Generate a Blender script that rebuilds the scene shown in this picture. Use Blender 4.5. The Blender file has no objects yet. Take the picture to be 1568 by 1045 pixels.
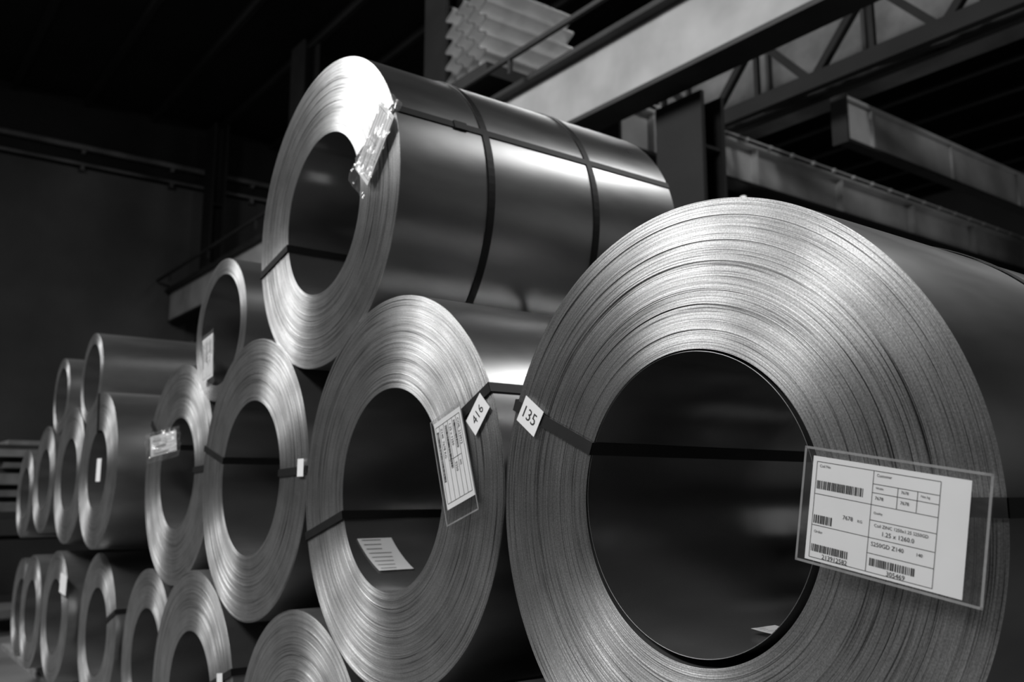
import bpy, bmesh, math, random
from mathutils import Vector, Matrix, noise
sc=bpy.context.scene
try:
    sc.view_settings.view_transform='Standard'
    sc.view_settings.look='None'
except Exception as e: print(e)
H=1.5   # camera height above the floor
rnd=random.Random(7)

# ---------------------------------------------------------------- materials
def mat(name):
    m=bpy.data.materials.new(name); m.use_nodes=True
    nt=m.node_tree; b=nt.nodes['Principled BSDF']
    return m,nt,b
def N(nt,t,**kw):
    n=nt.nodes.new(t)
    for k,v in kw.items(): setattr(n,k,v)
    return n
def simple(name,col,rough=.6,metal=0,nscale=6,namp=.3,bump=0,bscale=40):
    m,nt,b=mat(name)
    tc=N(nt,'ShaderNodeTexCoord'); no=N(nt,'ShaderNodeTexNoise'); no.inputs['Scale'].default_value=nscale; no.inputs['Detail'].default_value=6
    nt.links.new(tc.outputs['Object'],no.inputs['Vector'])
    r=N(nt,'ShaderNodeValToRGB'); a=col*(1-namp); c=col*(1+namp)
    r.color_ramp.elements[0].position=.3; r.color_ramp.elements[1].position=.7
    r.color_ramp.elements[0].color=(a,a,a,1); r.color_ramp.elements[1].color=(c,c,c,1)
    nt.links.new(no.outputs['Fac'],r.inputs['Fac']); nt.links.new(r.outputs['Color'],b.inputs['Base Color'])
    b.inputs['Roughness'].default_value=rough; b.inputs['Metallic'].default_value=metal
    if bump:
        n2=N(nt,'ShaderNodeTexNoise'); n2.inputs['Scale'].default_value=bscale; n2.inputs['Detail'].default_value=4
        nt.links.new(tc.outputs['Object'],n2.inputs['Vector'])
        bp=N(nt,'ShaderNodeBump'); bp.inputs['Strength'].default_value=bump; bp.inputs['Distance'].default_value=.01
        nt.links.new(n2.outputs['Fac'],bp.inputs['Height']); nt.links.new(bp.outputs['Normal'],b.inputs['Normal'])
    return m

def coil_face_mat():
    m,nt,b=mat('coil_edge_steel'); L=nt.links.new
    tc=N(nt,'ShaderNodeTexCoord'); sp=N(nt,'ShaderNodeSeparateXYZ'); L(tc.outputs['Object'],sp.inputs[0])
    cb=N(nt,'ShaderNodeCombineXYZ'); L(sp.outputs['X'],cb.inputs['X']); L(sp.outputs['Z'],cb.inputs['Z'])
    ln=N(nt,'ShaderNodeVectorMath',operation='LENGTH'); L(cb.outputs[0],ln.inputs[0])
    def ring(freq,det,ang=1.5):
        mu=N(nt,'ShaderNodeMath',operation='MULTIPLY'); L(ln.outputs['Value'],mu.inputs[0]); mu.inputs[1].default_value=freq
        sx=N(nt,'ShaderNodeMath',operation='MULTIPLY'); L(sp.outputs['X'],sx.inputs[0]); sx.inputs[1].default_value=ang
        sz=N(nt,'ShaderNodeMath',operation='MULTIPLY'); L(sp.outputs['Z'],sz.inputs[0]); sz.inputs[1].default_value=ang
        c=N(nt,'ShaderNodeCombineXYZ'); L(mu.outputs[0],c.inputs['X']); L(sx.outputs[0],c.inputs['Y']); L(sz.outputs[0],c.inputs['Z'])
        n=N(nt,'ShaderNodeTexNoise'); n.inputs['Scale'].default_value=1; n.inputs['Detail'].default_value=det
        L(c.outputs[0],n.inputs['Vector']); return n
    n1=ring(560,2,4); n2=ring(110,3,1.5)
    mx=N(nt,'ShaderNodeMath',operation='MULTIPLY_ADD'); L(n1.outputs['Fac'],mx.inputs[0]); mx.inputs[1].default_value=.75
    ml=N(nt,'ShaderNodeMath',operation='MULTIPLY'); L(n2.outputs['Fac'],ml.inputs[0]); ml.inputs[1].default_value=.25
    L(ml.outputs[0],mx.inputs[2])
    r=N(nt,'ShaderNodeValToRGB'); e=r.color_ramp.elements
    e[0].position=.34; e[0].color=(.08,.08,.08,1); e[1].position=.64; e[1].color=(.68,.68,.68,1)
    k=e.new(.44); k.color=(.5,.5,.5,1)
    L(mx.outputs[0],r.inputs['Fac'])
    # speckle / scuffs
    n4=N(nt,'ShaderNodeTexNoise'); n4.inputs['Scale'].default_value=300; n4.inputs['Detail'].default_value=2; L(tc.outputs['Object'],n4.inputs['Vector'])
    n5=N(nt,'ShaderNodeTexNoise'); n5.inputs['Scale'].default_value=7; n5.inputs['Detail'].default_value=5; L(tc.outputs['Object'],n5.inputs['Vector'])
    a1=N(nt,'ShaderNodeMapRange'); L(n4.outputs['Fac'],a1.inputs['Value']); a1.inputs['From Min'].default_value=.3; a1.inputs['From Max'].default_value=.7; a1.inputs['To Min'].default_value=.72; a1.inputs['To Max'].default_value=1.18
    a2=N(nt,'ShaderNodeMapRange'); L(n5.outputs['Fac'],a2.inputs['Value']); a2.inputs['From Min'].default_value=.3; a2.inputs['From Max'].default_value=.7; a2.inputs['To Min'].default_value=.8; a2.inputs['To Max'].default_value=1.14
    a3=N(nt,'ShaderNodeMath',operation='MULTIPLY'); L(a1.outputs[0],a3.inputs[0]); L(a2.outputs[0],a3.inputs[1])
    vm=N(nt,'ShaderNodeVectorMath',operation='SCALE'); L(r.outputs['Color'],vm.inputs[0]); L(a3.outputs[0],vm.inputs['Scale'])
    L(vm.outputs[0],b.inputs['Base Color'])
    b.inputs['Metallic'].default_value=.92; b.inputs['Roughness'].default_value=.45
    b.inputs['Anisotropic'].default_value=.82; b.inputs['Anisotropic Rotation'].default_value=.25
    tg=N(nt,'ShaderNodeTangent',direction_type='RADIAL',axis='Y'); L(tg.outputs[0],b.inputs['Tangent'])
    n3=N(nt,'ShaderNodeTexNoise'); n3.inputs['Scale'].default_value=220; n3.inputs['Detail'].default_value=3; L(tc.outputs['Object'],n3.inputs['Vector'])
    ad=N(nt,'ShaderNodeMath',operation='MULTIPLY_ADD'); L(n3.outputs['Fac'],ad.inputs[0]); ad.inputs[1].default_value=.6; L(n1.outputs['Fac'],ad.inputs[2])
    bp=N(nt,'ShaderNodeBump'); bp.inputs['Strength'].default_value=.35; bp.inputs['Distance'].default_value=.0005
    L(ad.outputs[0],bp.inputs['Height']); L(bp.outputs['Normal'],b.inputs['Normal'])
    return m
def sheet_mat(name,col=.36,rough=.33,metal=.85,bmp=.15):
    m,nt,b=mat(name); L=nt.links.new
    tc=N(nt,'ShaderNodeTexCoord'); mp=N(nt,'ShaderNodeMapping'); L(tc.outputs['Object'],mp.inputs[0]); mp.inputs['Scale'].default_value=(3,.8,3)
    n=N(nt,'ShaderNodeTexNoise'); n.inputs['Scale'].default_value=1.6; n.inputs['Detail'].default_value=5; L(mp.outputs[0],n.inputs['Vector'])
    r=N(nt,'ShaderNodeValToRGB'); e=r.color_ramp.elements
    e[0].position=.35;e[1].position=.7;e[0].color=(col*.72,)*3+(1,);e[1].color=(col*1.15,)*3+(1,)
    L(n.outputs['Fac'],r.inputs['Fac']); L(r.outputs['Color'],b.inputs['Base Color'])
    mr=N(nt,'ShaderNodeMapRange'); L(n.outputs['Fac'],mr.inputs['Value']); mr.inputs['To Min'].default_value=rough-.08; mr.inputs['To Max'].default_value=rough+.12
    L(mr.outputs[0],b.inputs['Roughness']); b.inputs['Metallic'].default_value=metal
    n2=N(nt,'ShaderNodeTexNoise'); n2.inputs['Scale'].default_value=3.5; L(tc.outputs['Object'],n2.inputs['Vector'])
    bp=N(nt,'ShaderNodeBump'); bp.inputs['Strength'].default_value=bmp; bp.inputs['Distance'].default_value=.01
    L(n2.outputs['Fac'],bp.inputs['Height']); L(bp.outputs['Normal'],b.inputs['Normal'])
    return m
M_face=coil_face_mat()
M_sheet=sheet_mat('galvanised_sheet',.38,.3,.85)
M_bore=sheet_mat('coil_bore_sheet',.36,.16,.82,.3)
M_strap=simple('black_steel_strap',.008,.5,.1,20,.3)
M_paper=simple('label_paper',.9,.6,0,12,.03)
M_ink=simple('label_ink',.02,.6,0,12,.1)
M_girder=simple('painted_girder',.42,.55,0,1.5,.25,.2,6)
M_bracket=simple('pale_bracket_paint',.75,.6,0,4,.1)
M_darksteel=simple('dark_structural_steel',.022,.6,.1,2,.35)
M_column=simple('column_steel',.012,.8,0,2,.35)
M_midsteel=simple('grey_structural_steel',.15,.55,.1,1.2,.65)
M_beam=simple('cross_beam_paint',.5,.55,0,1.2,.3)
M_wall=simple('plaster_wall',.11,.85,0,.35,.45,.1,3)
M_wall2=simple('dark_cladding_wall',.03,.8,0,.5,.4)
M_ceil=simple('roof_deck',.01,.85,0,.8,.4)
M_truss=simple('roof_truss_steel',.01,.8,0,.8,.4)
M_floor=simple('concrete_floor',.11,.6,0,1.2,.35,.2,14)
M_wood=simple('dunnage_timber',.2,.8,0,9,.45,.4,30)
M_corr=simple('galvanised_profile',.8,.4,.3,3,.15)
M_dullsheet=simple('dull_sheet_bundle',.2,.55,.3,3,.4)
def plastic(name,g,milk):
    m=bpy.data.materials.new(name); m.use_nodes=True; nt=m.node_tree; nt.nodes.clear()
    o=N(nt,'ShaderNodeOutputMaterial'); t=N(nt,'ShaderNodeBsdfTransparent'); gl=N(nt,'ShaderNodeBsdfGlossy'); gl.inputs['Roughness'].default_value=.15
    t.inputs[0].default_value=(.93,.93,.93,1)
    df=N(nt,'ShaderNodeBsdfDiffuse'); df.inputs[0].default_value=(.7,.7,.7,1)
    m1=N(nt,'ShaderNodeMixShader'); m2=N(nt,'ShaderNodeMixShader')
    no=N(nt,'ShaderNodeTexNoise'); no.inputs['Scale'].default_value=30; tc=N(nt,'ShaderNodeTexCoord'); nt.links.new(tc.outputs['Object'],no.inputs['Vector'])
    bp=N(nt,'ShaderNodeBump'); bp.inputs['Strength'].default_value=.4; bp.inputs['Distance'].default_value=.01
    nt.links.new(no.outputs['Fac'],bp.inputs['Height']); nt.links.new(bp.outputs['Normal'],gl.inputs['Normal'])
    m1.inputs[0].default_value=g; m2.inputs[0].default_value=milk
    nt.links.new(t.outputs[0],m1.inputs[1]); nt.links.new(gl.outputs[0],m1.inputs[2])
    nt.links.new(m1.outputs[0],m2.inputs[1]); nt.links.new(df.outputs[0],m2.inputs[2]); nt.links.new(m2.outputs[0],o.inputs[0])
    return m
M_plast=plastic('clear_plastic_sleeve',.05,.02)
M_plast2=plastic('crumpled_plastic_film',.07,.07)
M_rim=plastic('sleeve_weld_edge',.3,.3)

# ---------------------------------------------------------------- helpers
def obj_from(name,verts,faces,mats,midx=None,parent=None,loc=(0,0,0),smooth=False):
    me=bpy.data.meshes.new(name); me.from_pydata(verts,[],faces)
    for m in mats: me.materials.append(m)
    if midx: me.polygons.foreach_set('material_index',midx)
    if smooth: me.polygons.foreach_set('use_smooth',[True]*len(faces))
    me.update(); ob=bpy.data.objects.new(name,me); sc.collection.objects.link(ob); ob.location=loc
    if parent: ob.parent=parent
    return ob
def weld_smooth(ob,flat=()):
    bm=bmesh.new(); bm.from_mesh(ob.data); bmesh.ops.remove_doubles(bm,verts=bm.verts,dist=1e-5)
    for f in bm.faces: f.smooth=f.material_index not in flat
    for e in bm.edges:
        if len(e.link_faces)==2 and e.link_faces[0].material_index!=e.link_faces[1].material_index: e.smooth=False
    bm.to_mesh(ob.data); bm.free()
class MB:
    def __init__(s): s.v=[];s.f=[];s.m=[]
    def box(s,a,b,mi=0,M=None):
        x0,y0,z0=a;x1,y1,z1=b;k=len(s.v)
        vs=[(x0,y0,z0),(x1,y0,z0),(x1,y1,z0),(x0,y1,z0),(x0,y0,z1),(x1,y0,z1),(x1,y1,z1),(x0,y1,z1)]
        if M: vs=[tuple(M@Vector(p)) for p in vs]
        s.v+=vs
        for f in [(0,3,2,1),(4,5,6,7),(0,1,5,4),(1,2,6,5),(2,3,7,6),(3,0,4,7)]:
            s.f.append(tuple(k+i for i in f)); s.m.append(mi)
    def bar(s,p,q,w,h,mi=0):
        p=Vector(p);q=Vector(q);d=q-p
        R=d.to_track_quat('X','Z').to_matrix().to_4x4(); R.translation=p
        s.box((0,-w/2,-h/2),(d.length,w/2,h/2),mi,R)
    def quad(s,pts,mi=0):
        k=len(s.v); s.v+=[tuple(p) for p in pts]; s.f.append(tuple(range(k,k+len(pts)))); s.m.append(mi)
    def add(s,vs,fs,mi=0):
        k=len(s.v); s.v+=[tuple(p) for p in vs]
        for f in fs: s.f.append(tuple(k+i for i in f)); s.m.append(mi)
    def make(s,name,mats,parent=None,loc=(0,0,0)):
        return obj_from(name,s.v,s.f,mats,s.m,parent,loc)
def text_geo(body,size):
    cu=bpy.data.curves.new('t','FONT'); cu.body=body; cu.size=size; cu.resolution_u=2
    ob=bpy.data.objects.new('t',cu); sc.collection.objects.link(ob)
    dg=bpy.context.evaluated_depsgraph_get(); me=ob.evaluated_get(dg).to_mesh()
    vs=[v.co.copy() for v in me.vertices]; fs=[tuple(p.vertices) for p in me.polygons]
    ob.evaluated_get(dg).to_mesh_clear(); bpy.data.objects.remove(ob); bpy.data.curves.remove(cu)
    return vs,fs

# ---------------------------------------------------------------- coils
def coil(X,Y,Z,R,r,L,seed,rings=70,seg=160,straps=(),circ=(),tags=(),sw=.026,liner=0):
    rg=random.Random(seed)
    root=bpy.data.objects.new('steel_coil',None); root.empty_display_size=.1
    sc.collection.objects.link(root); root.location=(X,Y,Z+H)
    prof=[]; n=rings; off=0
    ws=[rg.uniform(.6,1.4) for _ in range(n)]; t=sum(ws); rr=r
    prof.append((r,L))
    for i in range(n):
        off=off*.85+rg.gauss(0,.00018)
        o=off+(rg.choice([-.0014,.0007]) if rg.random()<.08 else 0)
        o=max(-.002,min(.002,o))
        if i==n-1: o=.0005
        r1=rr+ws[i]/t*(R-r)
        prof.append((rr,o)); prof.append((r1-.00025,o)) ; rr=r1
        if rg.random()<.18: prof.append((r1-.00022,o+.0018)); prof.append((r1,o+.0018))
    prof.append((R,prof[-1][1]))
    prof.append((R,L))
    P=len(prof)
    vs=[];fs=[];mi=[]
    for j in range(seg):
        a=2*math.pi*j/seg
        for k,(q,y) in enumerate(prof):
            vs.append((q*math.cos(a),y,q*math.sin(a)))
    for j in range(seg):
        j2=(j+1)%seg
        for k in range(P):
            k2=(k+1)%P
            fs.append((j*P+k,j*P+k2,j2*P+k2,j2*P+k))
            mi.append(2 if k==0 else (1 if k==P-2 else 0))
    me=bpy.data.meshes.new('coil_body'); me.from_pydata(vs,[],fs)
    for m in (M_face,M_sheet,M_bore): me.materials.append(m)
    me.polygons.foreach_set('material_index',mi)
    me.polygons.foreach_set('use_smooth',[m>0 for m in mi])
    bm=bmesh.new(); bm.from_mesh(me)
    bmesh.ops.recalc_face_normals(bm,faces=bm.faces)
    for e in bm.edges:
        if len(e.link_faces)==2 and e.link_faces[0].material_index!=e.link_faces[1].material_index: e.smooth=False
    bm.to_mesh(me); bm.free()
    ob=bpy.data.objects.new('coil_body',me); sc.collection.objects.link(ob); ob.parent=root
    a0=rg.uniform(1.9,2.6); mb=MB(); K=24
    for i in range(K):
        a=a0+i/K*1.2; b=a0+(i+1)/K*1.2
        mb.quad([((R+.0012)*math.cos(t_),y_,(R+.0012)*math.sin(t_)) for t_,y_ in ((a,.001),(b,.001),(b,L-.001),(a,L-.001))])
    tl=mb.make('sheet_tail',[M_sheet],root); weld_smooth(tl)
    if liner:   # innermost wrap, sprung away from the bore at the lower right
        mb=MB(); K=160; q=r-liner-.0006; cx=-liner*.62; cz=liner*.62
        for i in range(K):
            a=2*math.pi*i/K;b=2*math.pi*(i+1)/K
            mb.quad([(cx+q*math.cos(t_),y_,cz+q*math.sin(t_)) for t_,y_ in ((a,.003),(b,.003),(b,L),(a,L))])
            mb.quad([(cx+w_*math.cos(t_),.003,cz+w_*math.sin(t_)) for t_,w_ in ((a,q),(b,q),(b,q+.0012),(a,q+.0012))],1)
        ll=mb.make('inner_wrap',[M_bore,M_face],root); weld_smooth(ll,(1,))
    for ang in straps:
        a=math.radians(ang); u=Vector((math.cos(a),0,math.sin(a))); tg=Vector((-math.sin(a),0,math.cos(a)))
        o1=R+.0032;i1=r-.0035
        loop=[(i1,-.0055),(o1,-.0055),(o1,L+.003),(i1,L+.003)]
        mb=MB(); th=.0016
        for k in range(4):
            (ra,ya),(rb,yb)=loop[k],loop[(k+1)%4]
            p=u*ra+Vector((0,ya,0)); q=u*rb+Vector((0,yb,0))
            d=(q-p).normalized(); nn=tg.cross(d)
            p=p-d*th/2; q=q+d*th/2
            Mx=Matrix((d,tg,nn)).transposed().to_4x4(); Mx.translation=p
            mb.box((0,-sw/2,-th/2),((q-p).length,sw/2,th/2),0,Mx)
        p=u*(o1+.001)+Vector((0,.22,0)); Mx=Matrix((Vector((0,1,0)),tg,tg.cross(Vector((0,1,0))))).transposed().to_4x4(); Mx.translation=p
        mb.box((0,-sw*.62,-.003),(.05,sw*.62,.003),0,Mx)
        mb.make('strap',[M_strap],root)
    for y0 in circ:
        mb=MB(); K=128; o1=R+.0022;o2=R+.0042
        for i in range(K):
            a=2*math.pi*i/K;b=2*math.pi*(i+1)/K
            pt=lambda q,t_,y: (q*math.cos(t_),y,q*math.sin(t_))
            mb.quad([pt(o2,a,y0),pt(o2,a,y0+sw),pt(o2,b,y0+sw),pt(o2,b,y0)])
            mb.quad([pt(o1,a,y0),pt(o2,a,y0),pt(o2,b,y0),pt(o1,b,y0)])
            mb.quad([pt(o1,a,y0+sw),pt(o1,b,y0+sw),pt(o2,b,y0+sw),pt(o2,a,y0+sw)])
        mb.box((-.03,y0-.006,R+.003),(.03,y0+sw+.006,R+.011))
        mb.make('circumference_strap',[M_strap],root)
    for (ang,rad,w,h,rot,txt) in tags:
        a=math.radians(ang); mb=MB()
        Mx=Matrix.Translation((rad*math.cos(a),-.0085,rad*math.sin(a)))@Matrix.Rotation(math.radians(90),4,'X')@Matrix.Rotation(math.radians(rot),4,'Z')
        mb.box((-w/2,-h/2,-.0006),(w/2,h/2,.0006),0,Mx)
        if txt:
            tv,tf=text_geo(txt,h*.62)
            cx=(max(v.x for v in tv)+min(v.x for v in tv))/2; cy=(max(v.y for v in tv)+min(v.y for v in tv))/2
            mb.add([Mx@Vector((v.x-cx,v.y-cy,.0011)) for v in tv],tf,1)
        mb.make('tag',[M_paper,M_ink],root)
    return root

coils={}
coils['A']=coil(-1.185,1.305,-.02,.58,.293,1.26,1,170,288,straps=(157,0),circ=(.55,),tags=((157.5,.513,.078,.066,-34,'135'),),sw=.028,liner=.009)
coils['B']=coil(-2.325,1.30,.013,.56,.29,1.2,2,130,256,straps=(196,26),circ=(.62,),tags=((21.5,.495,.09,.058,48,'416'),),sw=.026)
coils['D']=coil(-3.42,1.305,.06,.535,.295,1.2,3,100,200,straps=(166,2),tags=((3,.49,.05,.06,0,''),))
coils['C']=coil(-2.865,1.31,.972,.55,.29,1.22,4,120,256,straps=(193,23),circ=(.33,.79))
coils['E']=coil(-3.96,1.345,.718,.32,.25,1.1,5,26,160)
coils['F']=coil(-4.5,1.355,.096,.525,.265,1.2,6,70,160,straps=(2,150))
coils['G']=coil(-5.73,1.27,.135,.455,.23,1.1,7,50,128,straps=(100,))
coils['I']=coil(-6.65,1.30,.12,.45,.24,1.1,8,40,128)
coils['J']=coil(-7.5,1.3,.1,.39,.22,1.1,9,40,96)
coils['Lc']=coil(-8.25,1.3,0,.35,.2,1.1,10,30,96)
coils['Hc']=coil(-6.19,1.3,.72,.29,.22,1.2,12,24,128,circ=(.62,.72))
coils['Nc']=coil(-7.1,1.3,.685,.27,.2,1.1,13,20,96)
bott=[(-.6,1.6,-.97,.48,.26,1.1),(-1.75,1.35,-.945,.5,.26,1.1),(-2.9,1.3,-.892,.51,.26,1.2),(-3.97,1.3,-.842,.518,.27,1.2),
 (-4.95,1.39,-.83,.445,.25,1.1),(-5.87,1.36,-.80,.45,.25,1.1),(-6.76,1.3,-.8,.42,.24,1.1),(-7.6,1.3,-.85,.4,.22,1.1),(-8.4,1.36,-.9,.38,.22,1.1)]
for i,(x,y,z,R,r,L) in enumerate(bott):
    root=coil(x,y,z,R,r,L,30+i,60 if i<5 else 30,160 if i<5 else 96,straps=((20,) if i in(3,4,5) else ()),tags=(((18,.4,.06,.07,10,''),) if i in (3,4) else ()))
    # packer block and wedges carrying this coil on the skids
    mb=MB(); fl=.047-(z+H)
    for yy in (1.55,2.15):
        yl=yy-y
        if -R-fl>.004: mb.box((-.1,yl+.01,fl),(.1,yl+.13,-R-.001))
        for s in (-1,1):
            x0=s*.12; x1=s*.3
            z1=-math.sqrt(R*R-.09)-.004; z0=-math.sqrt(R*R-.0144)-.004
            if z0-fl<.005: continue
            k=[(x0,fl),(x1,fl),(x1,z1),(x0,z0)]
            a=[(p,yl+.01,q) for p,q in k]; b=[(p,yl+.13,q) for p,q in k]
            mb.quad(a); mb.quad(b[::-1])
            for ii in range(4):
                j=(ii+1)%4; mb.quad([a[ii],b[ii],b[j],a[j]])
    if mb.v: mb.make('timber_chocks',[M_wood],root)
mb=MB()
for y in (1.55,2.15):
    x=-10.4
    while x<0.2:
        l=min(2.2,.2-x); mb.box((x+.01,y,0.0),(x+l-.01,y+.14,.045)); x+=2.2
mb.make('timber_skids',[M_wood])
mb=MB()
for i,(x,y,l,r_) in enumerate([(-11.5,1.0,2.6,2),(-9.9,.78,2.2,1),(-12.3,.7,2.0,4),(-9.6,1.02,1.9,-1),(-8.9,.62,1.7,3)]):
    Mx=Matrix.Translation((x,y,0.001))@Matrix.Rotation(math.radians(r_),4,'Z'); mb.box((0,0,0),(l,.13,.05),0,Mx)
mb.make('loose_planks',[M_wood])
# dark steel rack carrying flat sheet packs and pallets at the far end
mb=MB(); x0,x1,y0,y1=-12.6,-11.2,1.35,2.75
for x in (x0,x1-.1):
    for y in (y0,y1-.1): mb.box((x,y,0),(x+.1,y+.1,1.22),1)
mb.box((x0,y0,1.22),(x1,y1,1.3),1); mb.box((x0+.02,y0+.05,.35),(x1-.02,y1-.05,.43),1)
mb.box((x0+.1,y0+.15,.432),(x1-.1,y1-.15,1.0),1)
z=1.302
for i,(h,dx,dy) in enumerate([(.10,0,.0),(.07,.12,.05),(.12,-.06,-.06),(.06,.15,.1),(.08,.02,.0)]):
    mb.box((x0+.05+abs(dx),y0+.1+dy,z),(x1-.02-abs(dx)*.6,y1-.15+dy,z+h),0); z+=h
    for xx in (x0+.25,(x0+x1)/2,x1-.35): mb.box((xx,y0+.12,z),(xx+.1,y1-.2,z+.06),1)
    z+=.06
mb.box((x0+.3,y0+.25,z),(x1-.25,y1-.3,z+.05),0)
mb.make('sheet_pack_rack',[M_dullsheet,M_darksteel])

# ---------------------------------------------------------------- labels
def Mlab(c,rot,tilt=0,yaw=0):
    return Matrix.Translation((c[0],c[1],c[2]+H))@Matrix.Rotation(math.radians(yaw),4,'Z')@Matrix.Rotation(math.radians(90+tilt),4,'X')@Matrix.Rotation(math.radians(rot),4,'Z')
def label(c,w,h,rot,seed,detail=1,sleeve=True,tilt=0,yaw=0,crumple=0,ext=(.02,.035,.02,.02)):
    rg=random.Random(seed); mb=MB(); Mx=Mlab(c,rot,tilt,yaw)
    W=lambda u,v,d=0: Mx@Vector((u*w-w/2,(1-v)*h-h/2,d))
    def rect(u0,v0,u1,v1,mi=1,d=.0010): mb.quad([W(u0,v1,d),W(u1,v1,d),W(u1,v0,d),W(u0,v0,d)],mi)
    mb.box((-w/2,-h/2,-.0005),(w/2,h/2,.0005),0,Mx)
    def hl(v,u0,u1,t=.006): rect(u0,v-t/2*w/h,u1,v+t/2*w/h)
    def vl(u,v0,v1,t=.005): rect(u-t/2,v0,u+t/2,v1)
    def text(s,u,v,size):
        tv,tf=text_geo(s,size); o=W(u,v,.0011)
        R3=Mx.to_3x3(); mb.add([o+R3@Vector((p.x,p.y,0)) for p in tv],tf,1)
    def bars(u0,v0,u1,v1):
        u=u0
        while u<u1:
            t=rg.choice([.004,.007,.01])*.9; rect(u,v0,min(u+t,u1),v1); u+=t+rg.choice([.004,.007])
    if detail==2:
        for v,a,b in ((.05,.03,.83),(.17,.42,.83),(.25,.42,.83),(.36,.03,.83),(.50,.42,.83),(.66,.03,.83),(.80,.42,.83),(.97,.03,.83)): hl(v,a,b,.003)
        for u,a,b in ((.03,.05,.97),(.83,.05,.97),(.42,.05,.97),(.58,.17,.36),(.70,.17,.36)): vl(u,a,b,.003)
        bars(.04,.23,.36,.31); bars(.04,.56,.17,.64); bars(.04,.84,.30,.91); bars(.44,.84,.72,.91)
        for u,v,s,z in ((.05,.12,'Coil No',.006),(.44,.12,'Customer',.006),(.44,.235,'Width',.005),(.6,.235,'7678',.006),(.72,.235,'Net kg',.005),
            (.44,.33,'7678',.007),(.6,.33,'7678',.007),(.24,.57,'7678',.009),(.34,.57,'KG',.006),(.44,.46,'Quality',.005),
            (.45,.575,'Coil ZINC 1250x1.25 S250GD',.0068),(.50,.645,'1.25 x 1260.0',.0095),(.44,.75,'S250GD Z140',.009),(.05,.75,'Order',.006),
            (.12,.985,'213912582',.0100),(.55,.985,'305469',.0100),(.72,.75,'140',.007)):
            text(s,u,v-.02,z)
    elif detail==1:
        for v in (.06,.2,.34,.5,.66,.82,.95): hl(v,.06,.94,.005)
        vl(.06,.06,.95,.005); vl(.94,.06,.95,.005); vl(.5,.2,.66,.005)
        bars(.1,.24,.42,.31); bars(.1,.54,.6,.62); bars(.12,.86,.7,.93)
        for u,v,s,z in ((.1,.17,'COIL 213912',.1),(.55,.3,'305',.08),(.1,.46,'1.25 x 1250',.1),(.55,.46,'S250',.1),(.1,.78,'Z140  7678 KG',.1)): text(s,u,v,z*h)
    if sleeve:
        l,r_,b,t=ext; x0=-w/2-l;x1=w/2+r_;y0=-h/2-b;y1=h/2+t
        nx,ny=(28,18) if crumple else (16,10); base=[]
        for j in range(ny+1):
            for i in range(nx+1):
                x=x0+(x1-x0)*i/nx; y=y0+(y1-y0)*j/ny
                e=min(i,nx-i,3)/3*min(j,ny-j,2)/2
                d=.0025+.003*e+ (noise.noise(Vector((x*22+seed,y*22,0)))*(.0025+crumple) )+crumple*.7*noise.noise(Vector((x*60,y*60+seed,3)))
                d=max(d,.0015 if e>.5 else -.004)
                base.append(Mx@Vector((x+crumple*.5*noise.noise(Vector((y*25,seed,x*9))),y+crumple*.5*noise.noise(Vector((x*25,seed+9,y*9))),d)))
        fs=[(j*(nx+1)+i,j*(nx+1)+i+1,(j+1)*(nx+1)+i+1,(j+1)*(nx+1)+i) for j in range(ny) for i in range(nx)]
        mb.add(base,fs,3 if crumple else 2)
        k=.004
        for a,bb in (((x0,y0),(x1,y0+k)),((x0,y1-k),(x1,y1)),((x0,y0),(x0+k,y1)),((x1-k,y0),(x1,y1))):
            if not crumple: mb.quad([Mx@Vector(p) for p in ((a[0],a[1],.003),(bb[0],a[1],.003),(bb[0],bb[1],.003),(a[0],bb[1],.003))],4)
        if not crumple: mb.quad([Mx@Vector(p) for p in ((x0,y0,-.001),(x1,y0,-.001),(x1,y1,-.001),(x0,y1,-.001))],2)
    return mb.make('coil_label',[M_paper,M_ink,M_plast,M_plast2,M_rim])
label((-.7735,1.272,-.043),.255,.165,-9.7,1,2,True,0,0,0,(.016,.03,.006,.014))
label((-1.962,1.285,.088),.235,.13,-72,2,1,True,0,0,0,(.01,.04,.012,.008))
label((-2.44,1.286,1.09),.24,.12,47,3,1,True,0,0,.007,(.05,.05,.015,.015))
label((-4.06,1.33,.60),.2,.14,-82,4,1,True,0,0,.006)
label((-4.62,1.32,.24),.20,.10,8,5,1,True,0,20,.014,(.04,.03,.03,.02))
label((-5.6,1.25,.13),.10,.13,0,6,0,False)
label((-6.45,1.28,-.57),.19,.12,-3,7,0,False)
def bore_label(root,r,a0,a1,y0,y1,mats,skew=.03):
    mb=MB();K=24;q=r-.004
    for i in range(K):
        a=math.radians(a0+(a1-a0)*i/K);b=math.radians(a0+(a1-a0)*(i+1)/K)
        s=skew*i/K;s2=skew*(i+1)/K
        mb.quad([(q*math.cos(a),y0+s,q*math.sin(a)),(q*math.cos(b),y0+s2,q*math.sin(b)),(q*math.cos(b),y1+s2,q*math.sin(b)),(q*math.cos(a),y1+s,q*math.sin(a))],0)
        if i%3==1:
            q2=q-.0012; m=math.radians(a0+(a1-a0)*(i+.3)/K); e=.03+.03*((i*7)%5)/5
            mb.quad([(q2*math.cos(a),y0+s+.012,q2*math.sin(a)),(q2*math.cos(m),y0+s+.012,q2*math.sin(m)),(q2*math.cos(m),y1+s-e,q2*math.sin(m)),(q2*math.cos(a),y1+s-e,q2*math.sin(a))],1)
    mb.make('bore_document',mats,root)
bore_label(coils['B'],.29,212,238,.03,.15,[M_paper,M_ink])
bore_label(coils['A'],.272,253,265,.26,.34,[M_paper,M_ink])
bore_label(coils['C'],.29,255,275,.25,.33,[M_paper,M_ink])

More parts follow.
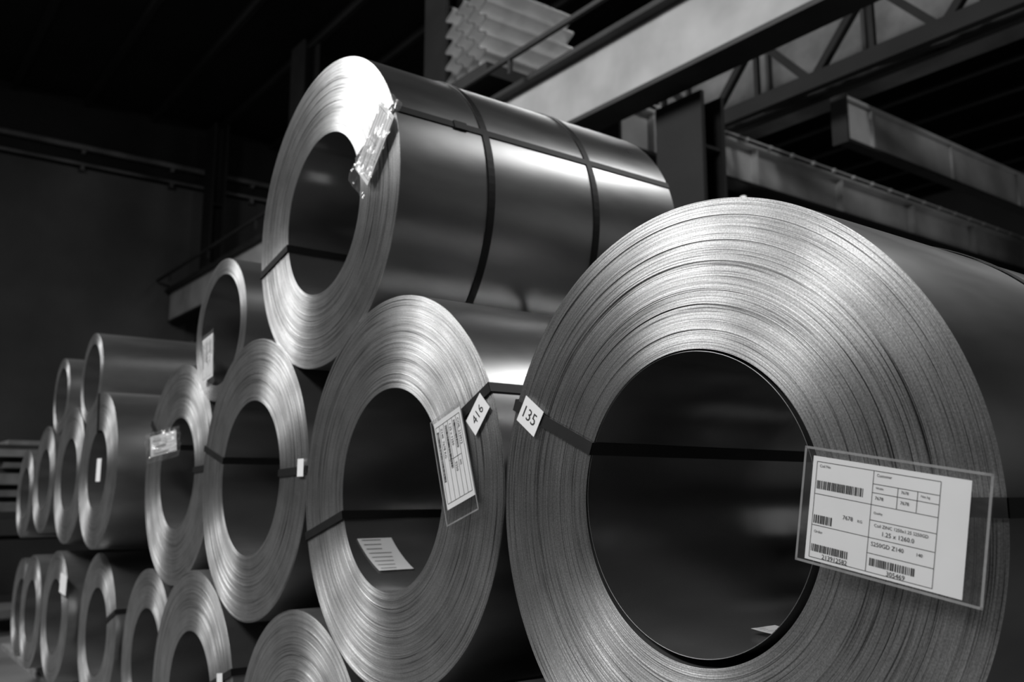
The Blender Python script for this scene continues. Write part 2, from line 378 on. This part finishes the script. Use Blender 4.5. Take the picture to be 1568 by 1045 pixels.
# ---------------------------------------------------------------- building
def plane_box(name,a,b,m):
    mb=MB(); mb.box(a,b); return mb.make(name,[m])
XL,XR,YF,YB,ZT=-22,8,-9,26,10.6
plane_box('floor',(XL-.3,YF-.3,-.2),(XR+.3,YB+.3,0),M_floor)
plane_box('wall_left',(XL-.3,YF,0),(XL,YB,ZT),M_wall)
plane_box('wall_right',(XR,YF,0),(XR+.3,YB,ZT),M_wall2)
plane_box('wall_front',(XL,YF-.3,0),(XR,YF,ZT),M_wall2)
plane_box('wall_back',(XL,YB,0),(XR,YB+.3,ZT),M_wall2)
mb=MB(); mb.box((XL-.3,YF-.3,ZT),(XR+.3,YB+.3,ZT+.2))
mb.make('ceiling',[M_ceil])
mb=MB()
y=YF+1
while y<YB: mb.box((XL+.02,y,ZT-.22),(XR-.02,y+.1,ZT)); y+=1.5
mb.make('roof_purlins',[M_truss])
mb=MB(); K=10
for zz,rad in ((9.35,.07),(8.95,.04)):
    for i in range(K):
        a=2*math.pi*i/K;b=2*math.pi*(i+1)/K
        mb.quad([(XL+.2+rad*math.cos(t),yy,zz+rad*math.sin(t)) for t,yy in ((a,YF+.02),(b,YF+.02),(b,YB-.02),(a,YB-.02))])
for y in range(-8,26,2): mb.box((XL,y,9.2),(XL+.22,y+.08,9.3)); mb.box((XL,y,8.8),(XL+.22,y+.08,8.93))
mb.make('wall_pipes',[M_midsteel])
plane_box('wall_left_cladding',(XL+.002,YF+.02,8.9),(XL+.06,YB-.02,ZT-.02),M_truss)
# crane runway girder along X
mb=MB()
y=6.2; z0=H+4.0; a_=XL+.1; b_=XR-.1
mb.box((a_,y,z0+.05),(b_,y+.06,z0+.72)); mb.box((a_,y-.02,z0),(b_,y+.36,z0+.05),1); mb.box((a_,y-.14,z0+.72),(b_,y+.4,z0+.78),1)
mb.box((a_,y+.1,z0+.78),(b_,y+.18,z0+.92),1)
mb.box((a_,y-.35,z0+.95),(b_,y-.3,z0+1.0),1)
x=a_+1
while x<b_: mb.box((x,y-.34,z0+.78),(x+.05,y-.3,z0+.97),1); x+=2.6
mb.make('crane_runway_girder',[M_girder,M_darksteel])
def column(x,y,w,top,bracket=False,d=.3):
    mb=MB(); t=.05
    mb.box((x-w/2,y,0),(x+w/2,y+t,top)); mb.box((x-w/2,y+d,0),(x+w/2,y+d+t,top)); mb.box((x-t/2,y+t,0),(x+t/2,y+d,top))
    for zz in (1.5,3.2,4.9,6.6,8.3):
        if zz<top: mb.box((x-w/2+.02,y+t,zz),(x+w/2-.02,y+d,zz+.03))
    if bracket:
        mb.box((x-w/2-.36,y+.02,top-1.5),(x-w/2-.02,y+.3,top-.75),1)
        mb.box((x-w/2-.3,y+.05,top-2.6),(x-w/2-.05,y+.25,top-1.5))
    mb.make('steel_column',[M_column,M_bracket])
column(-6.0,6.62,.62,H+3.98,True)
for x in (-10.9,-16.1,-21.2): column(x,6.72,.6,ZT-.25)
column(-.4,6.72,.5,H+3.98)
mb=MB(); y=9; zb=H+4.85; zt=H+5.75
mb.bar((-14,y,zb),(6,y,zb),.12,.2); mb.bar((-14,y,zt),(6,y,zt),.12,.14); mb.bar((-14,y+.4,zb),(6,y+.4,zb),.1,.1)
x=-14
while x<6:
    mb.bar((x,y,zb),(x+.8,y,zt),.09,.09); mb.bar((x+.8,y,zt),(x+1.6,y,zb),.09,.09); mb.bar((x+.8,y,zb),(x+.8,y,zt),.06,.06)
    mb.bar((x,y,zb),(x+1.6,y+.4,zb),.05,.05); x+=1.6
mb.make('crane_walkway_truss',[M_column])
mb=MB(); mb.box((-12,10.2,H+5.2),(6,10.3,H+6.5)); mb.box((-12,10.1,H+5.15),(6,10.5,H+5.2))
for i in range(12): mb.box((-12+i*1.5,10.12,H+5.2),(-11.95+i*1.5,10.2,H+6.5),1)
mb.make('crane_bridge_girder',[M_midsteel,M_darksteel])
def ibeamY(x,y0,y1,z,h,w,m):
    mb=MB(); mb.box((x-.03,y0,z+.04),(x+.03,y1,z+h-.04)); mb.box((x-w/2,y0,z),(x+w/2,y1,z+.04),1); mb.box((x-w/2,y0,z+h-.04),(x+w/2,y1,z+h))
    mb.box((x-w/2-.03,y0-.04,z-.03),(x+w/2+.03,y0-.001,z+h+.03),1)
    y=y0+.6
    while y<y1: mb.box((x+.03,y,z+.04),(x+w/2-.02,y+.03,z+h-.04)); y+=2
    mb.make('cross_beam',[m,M_column])
ibeamY(-7.6,7.2,25.8,H+4.1,.6,.3,M_beam)
ibeamY(-6.1,9.7,25.8,H+4.3,.6,.16,M_beam)
ibeamY(-3.6,10.6,25.8,H+5.3,.6,.3,M_beam)
mb=MB()
mb.box((-7.42,7.3,H+4.72),(-7.40,25.7,H+4.735))
y=7.5
while y<25: mb.box((-7.43,y,H+4.70),(-7.39,y+.05,H+4.74)); y+=.5
mb.make('light_dot_rail',[M_paper])  # dotted line of light put into colour as a pale strip with dots
mb=MB()
for s in range(4):
    x0=-8.75-s*.26; n=60; z1=H+6.45; hh=1.15
    pts=[(x0+.085*math.sin(2*math.pi*5*i/n), z1-hh*i/n) for i in range(n+1)]
    for i in range(n):
        a,b=pts[i],pts[i+1]
        mb.quad([(a[0],6.1,a[1]),(b[0],6.1,b[1]),(b[0],7.55,b[1]),(a[0],7.55,a[1])])
        mb.quad([(a[0]-.02,6.1,a[1]),(b[0]-.02,6.1,b[1]),(b[0],6.1,b[1]),(a[0],6.1,a[1])],1)
mb.box((-9.7,6.2,H+5.2),(-8.6,6.26,H+5.28),1); mb.box((-9.7,7.3,H+5.2),(-8.6,7.36,H+5.28),1)
cs=mb.make('profiled_sheet_rack',[M_corr,M_darksteel]); weld_smooth(cs,(1,))
mb=MB(); mb.box((-9.8,5.95,H+5.03),(-8.45,7.7,H+5.19)); mb.make('crane_deck',[M_darksteel])

column(-7.75,9.7,.25,H+4.0)
em,nt,b=mat('fluorescent_tube'); b.inputs['Emission Color'].default_value=(1,1,1,1); b.inputs['Emission Strength'].default_value=1.2
mb=MB(); mb.box((-7.62,9.6,H+3.7),(-7.56,9.64,H+3.98),0); mb.box((-7.64,9.64,H+3.68),(-7.54,9.7,H+3.99),1); mb.make('fluorescent_lamp',[em,M_darksteel])

# ---------------------------------------------------------------- lights
def area(name,loc,tgt,sx,sy,p):
    l=bpy.data.lights.new(name,'AREA'); l.shape='RECTANGLE'; l.size=sx; l.size_y=sy; l.energy=p
    o=bpy.data.objects.new(name,l); sc.collection.objects.link(o); o.location=loc
    o.rotation_euler=(Vector(tgt)-Vector(loc)).to_track_quat('-Z','Y').to_euler(); return o
area('skylight_front',(-10,-4.8,H+8.4),(-3.5,1.3,H),6,2.5,1250)
area('skylight_back',(1.2,8.7,H+8.6),(-2,2,H+1),1.8,1.0,220)
area('rim_light_rear',(-9.3,9.6,H+8.7),(-2.5,2,H+1),5,1.6,120)  # dim unseen lamp, kept for rim light on the coils
area('fill_light_side',(-2,-6,H+7.5),(-1.6,1.3,H),3.5,2,600)  # unseen fill lamp, added to brighten the labels and coil faces
area('fill_light_right',(7.6,9.5,H+2.6),(-2.5,3,H+1),8,3,22)  # unseen fill lamp, added to lift the coil bodies
area('bore_light_back',(-3,18,H+.9),(-1.5,2,H),4.5,.35,45)  # unseen strip lamp, added for highlight bands inside the bores
w=bpy.data.worlds.new('world'); sc.world=w; w.use_nodes=True
w.node_tree.nodes['Background'].inputs[0].default_value=(.5,.5,.5,1); w.node_tree.nodes['Background'].inputs[1].default_value=.03

# ---------------------------------------------------------------- camera
cd=bpy.data.cameras.new('camera'); cam=bpy.data.objects.new('camera',cd); sc.collection.objects.link(cam); sc.camera=cam
cam.location=(0,0,H); p=math.radians(9.52)
cam.rotation_euler=Vector((-.8*math.cos(p),.6*math.cos(p),math.sin(p))).to_track_quat('-Z','Y').to_euler()
cd.sensor_width=36; cd.lens=31.9; cd.clip_start=.05; cd.clip_end=200
cd.dof.use_dof=True; cd.dof.focus_distance=1.75; cd.dof.aperture_fstop=4.0
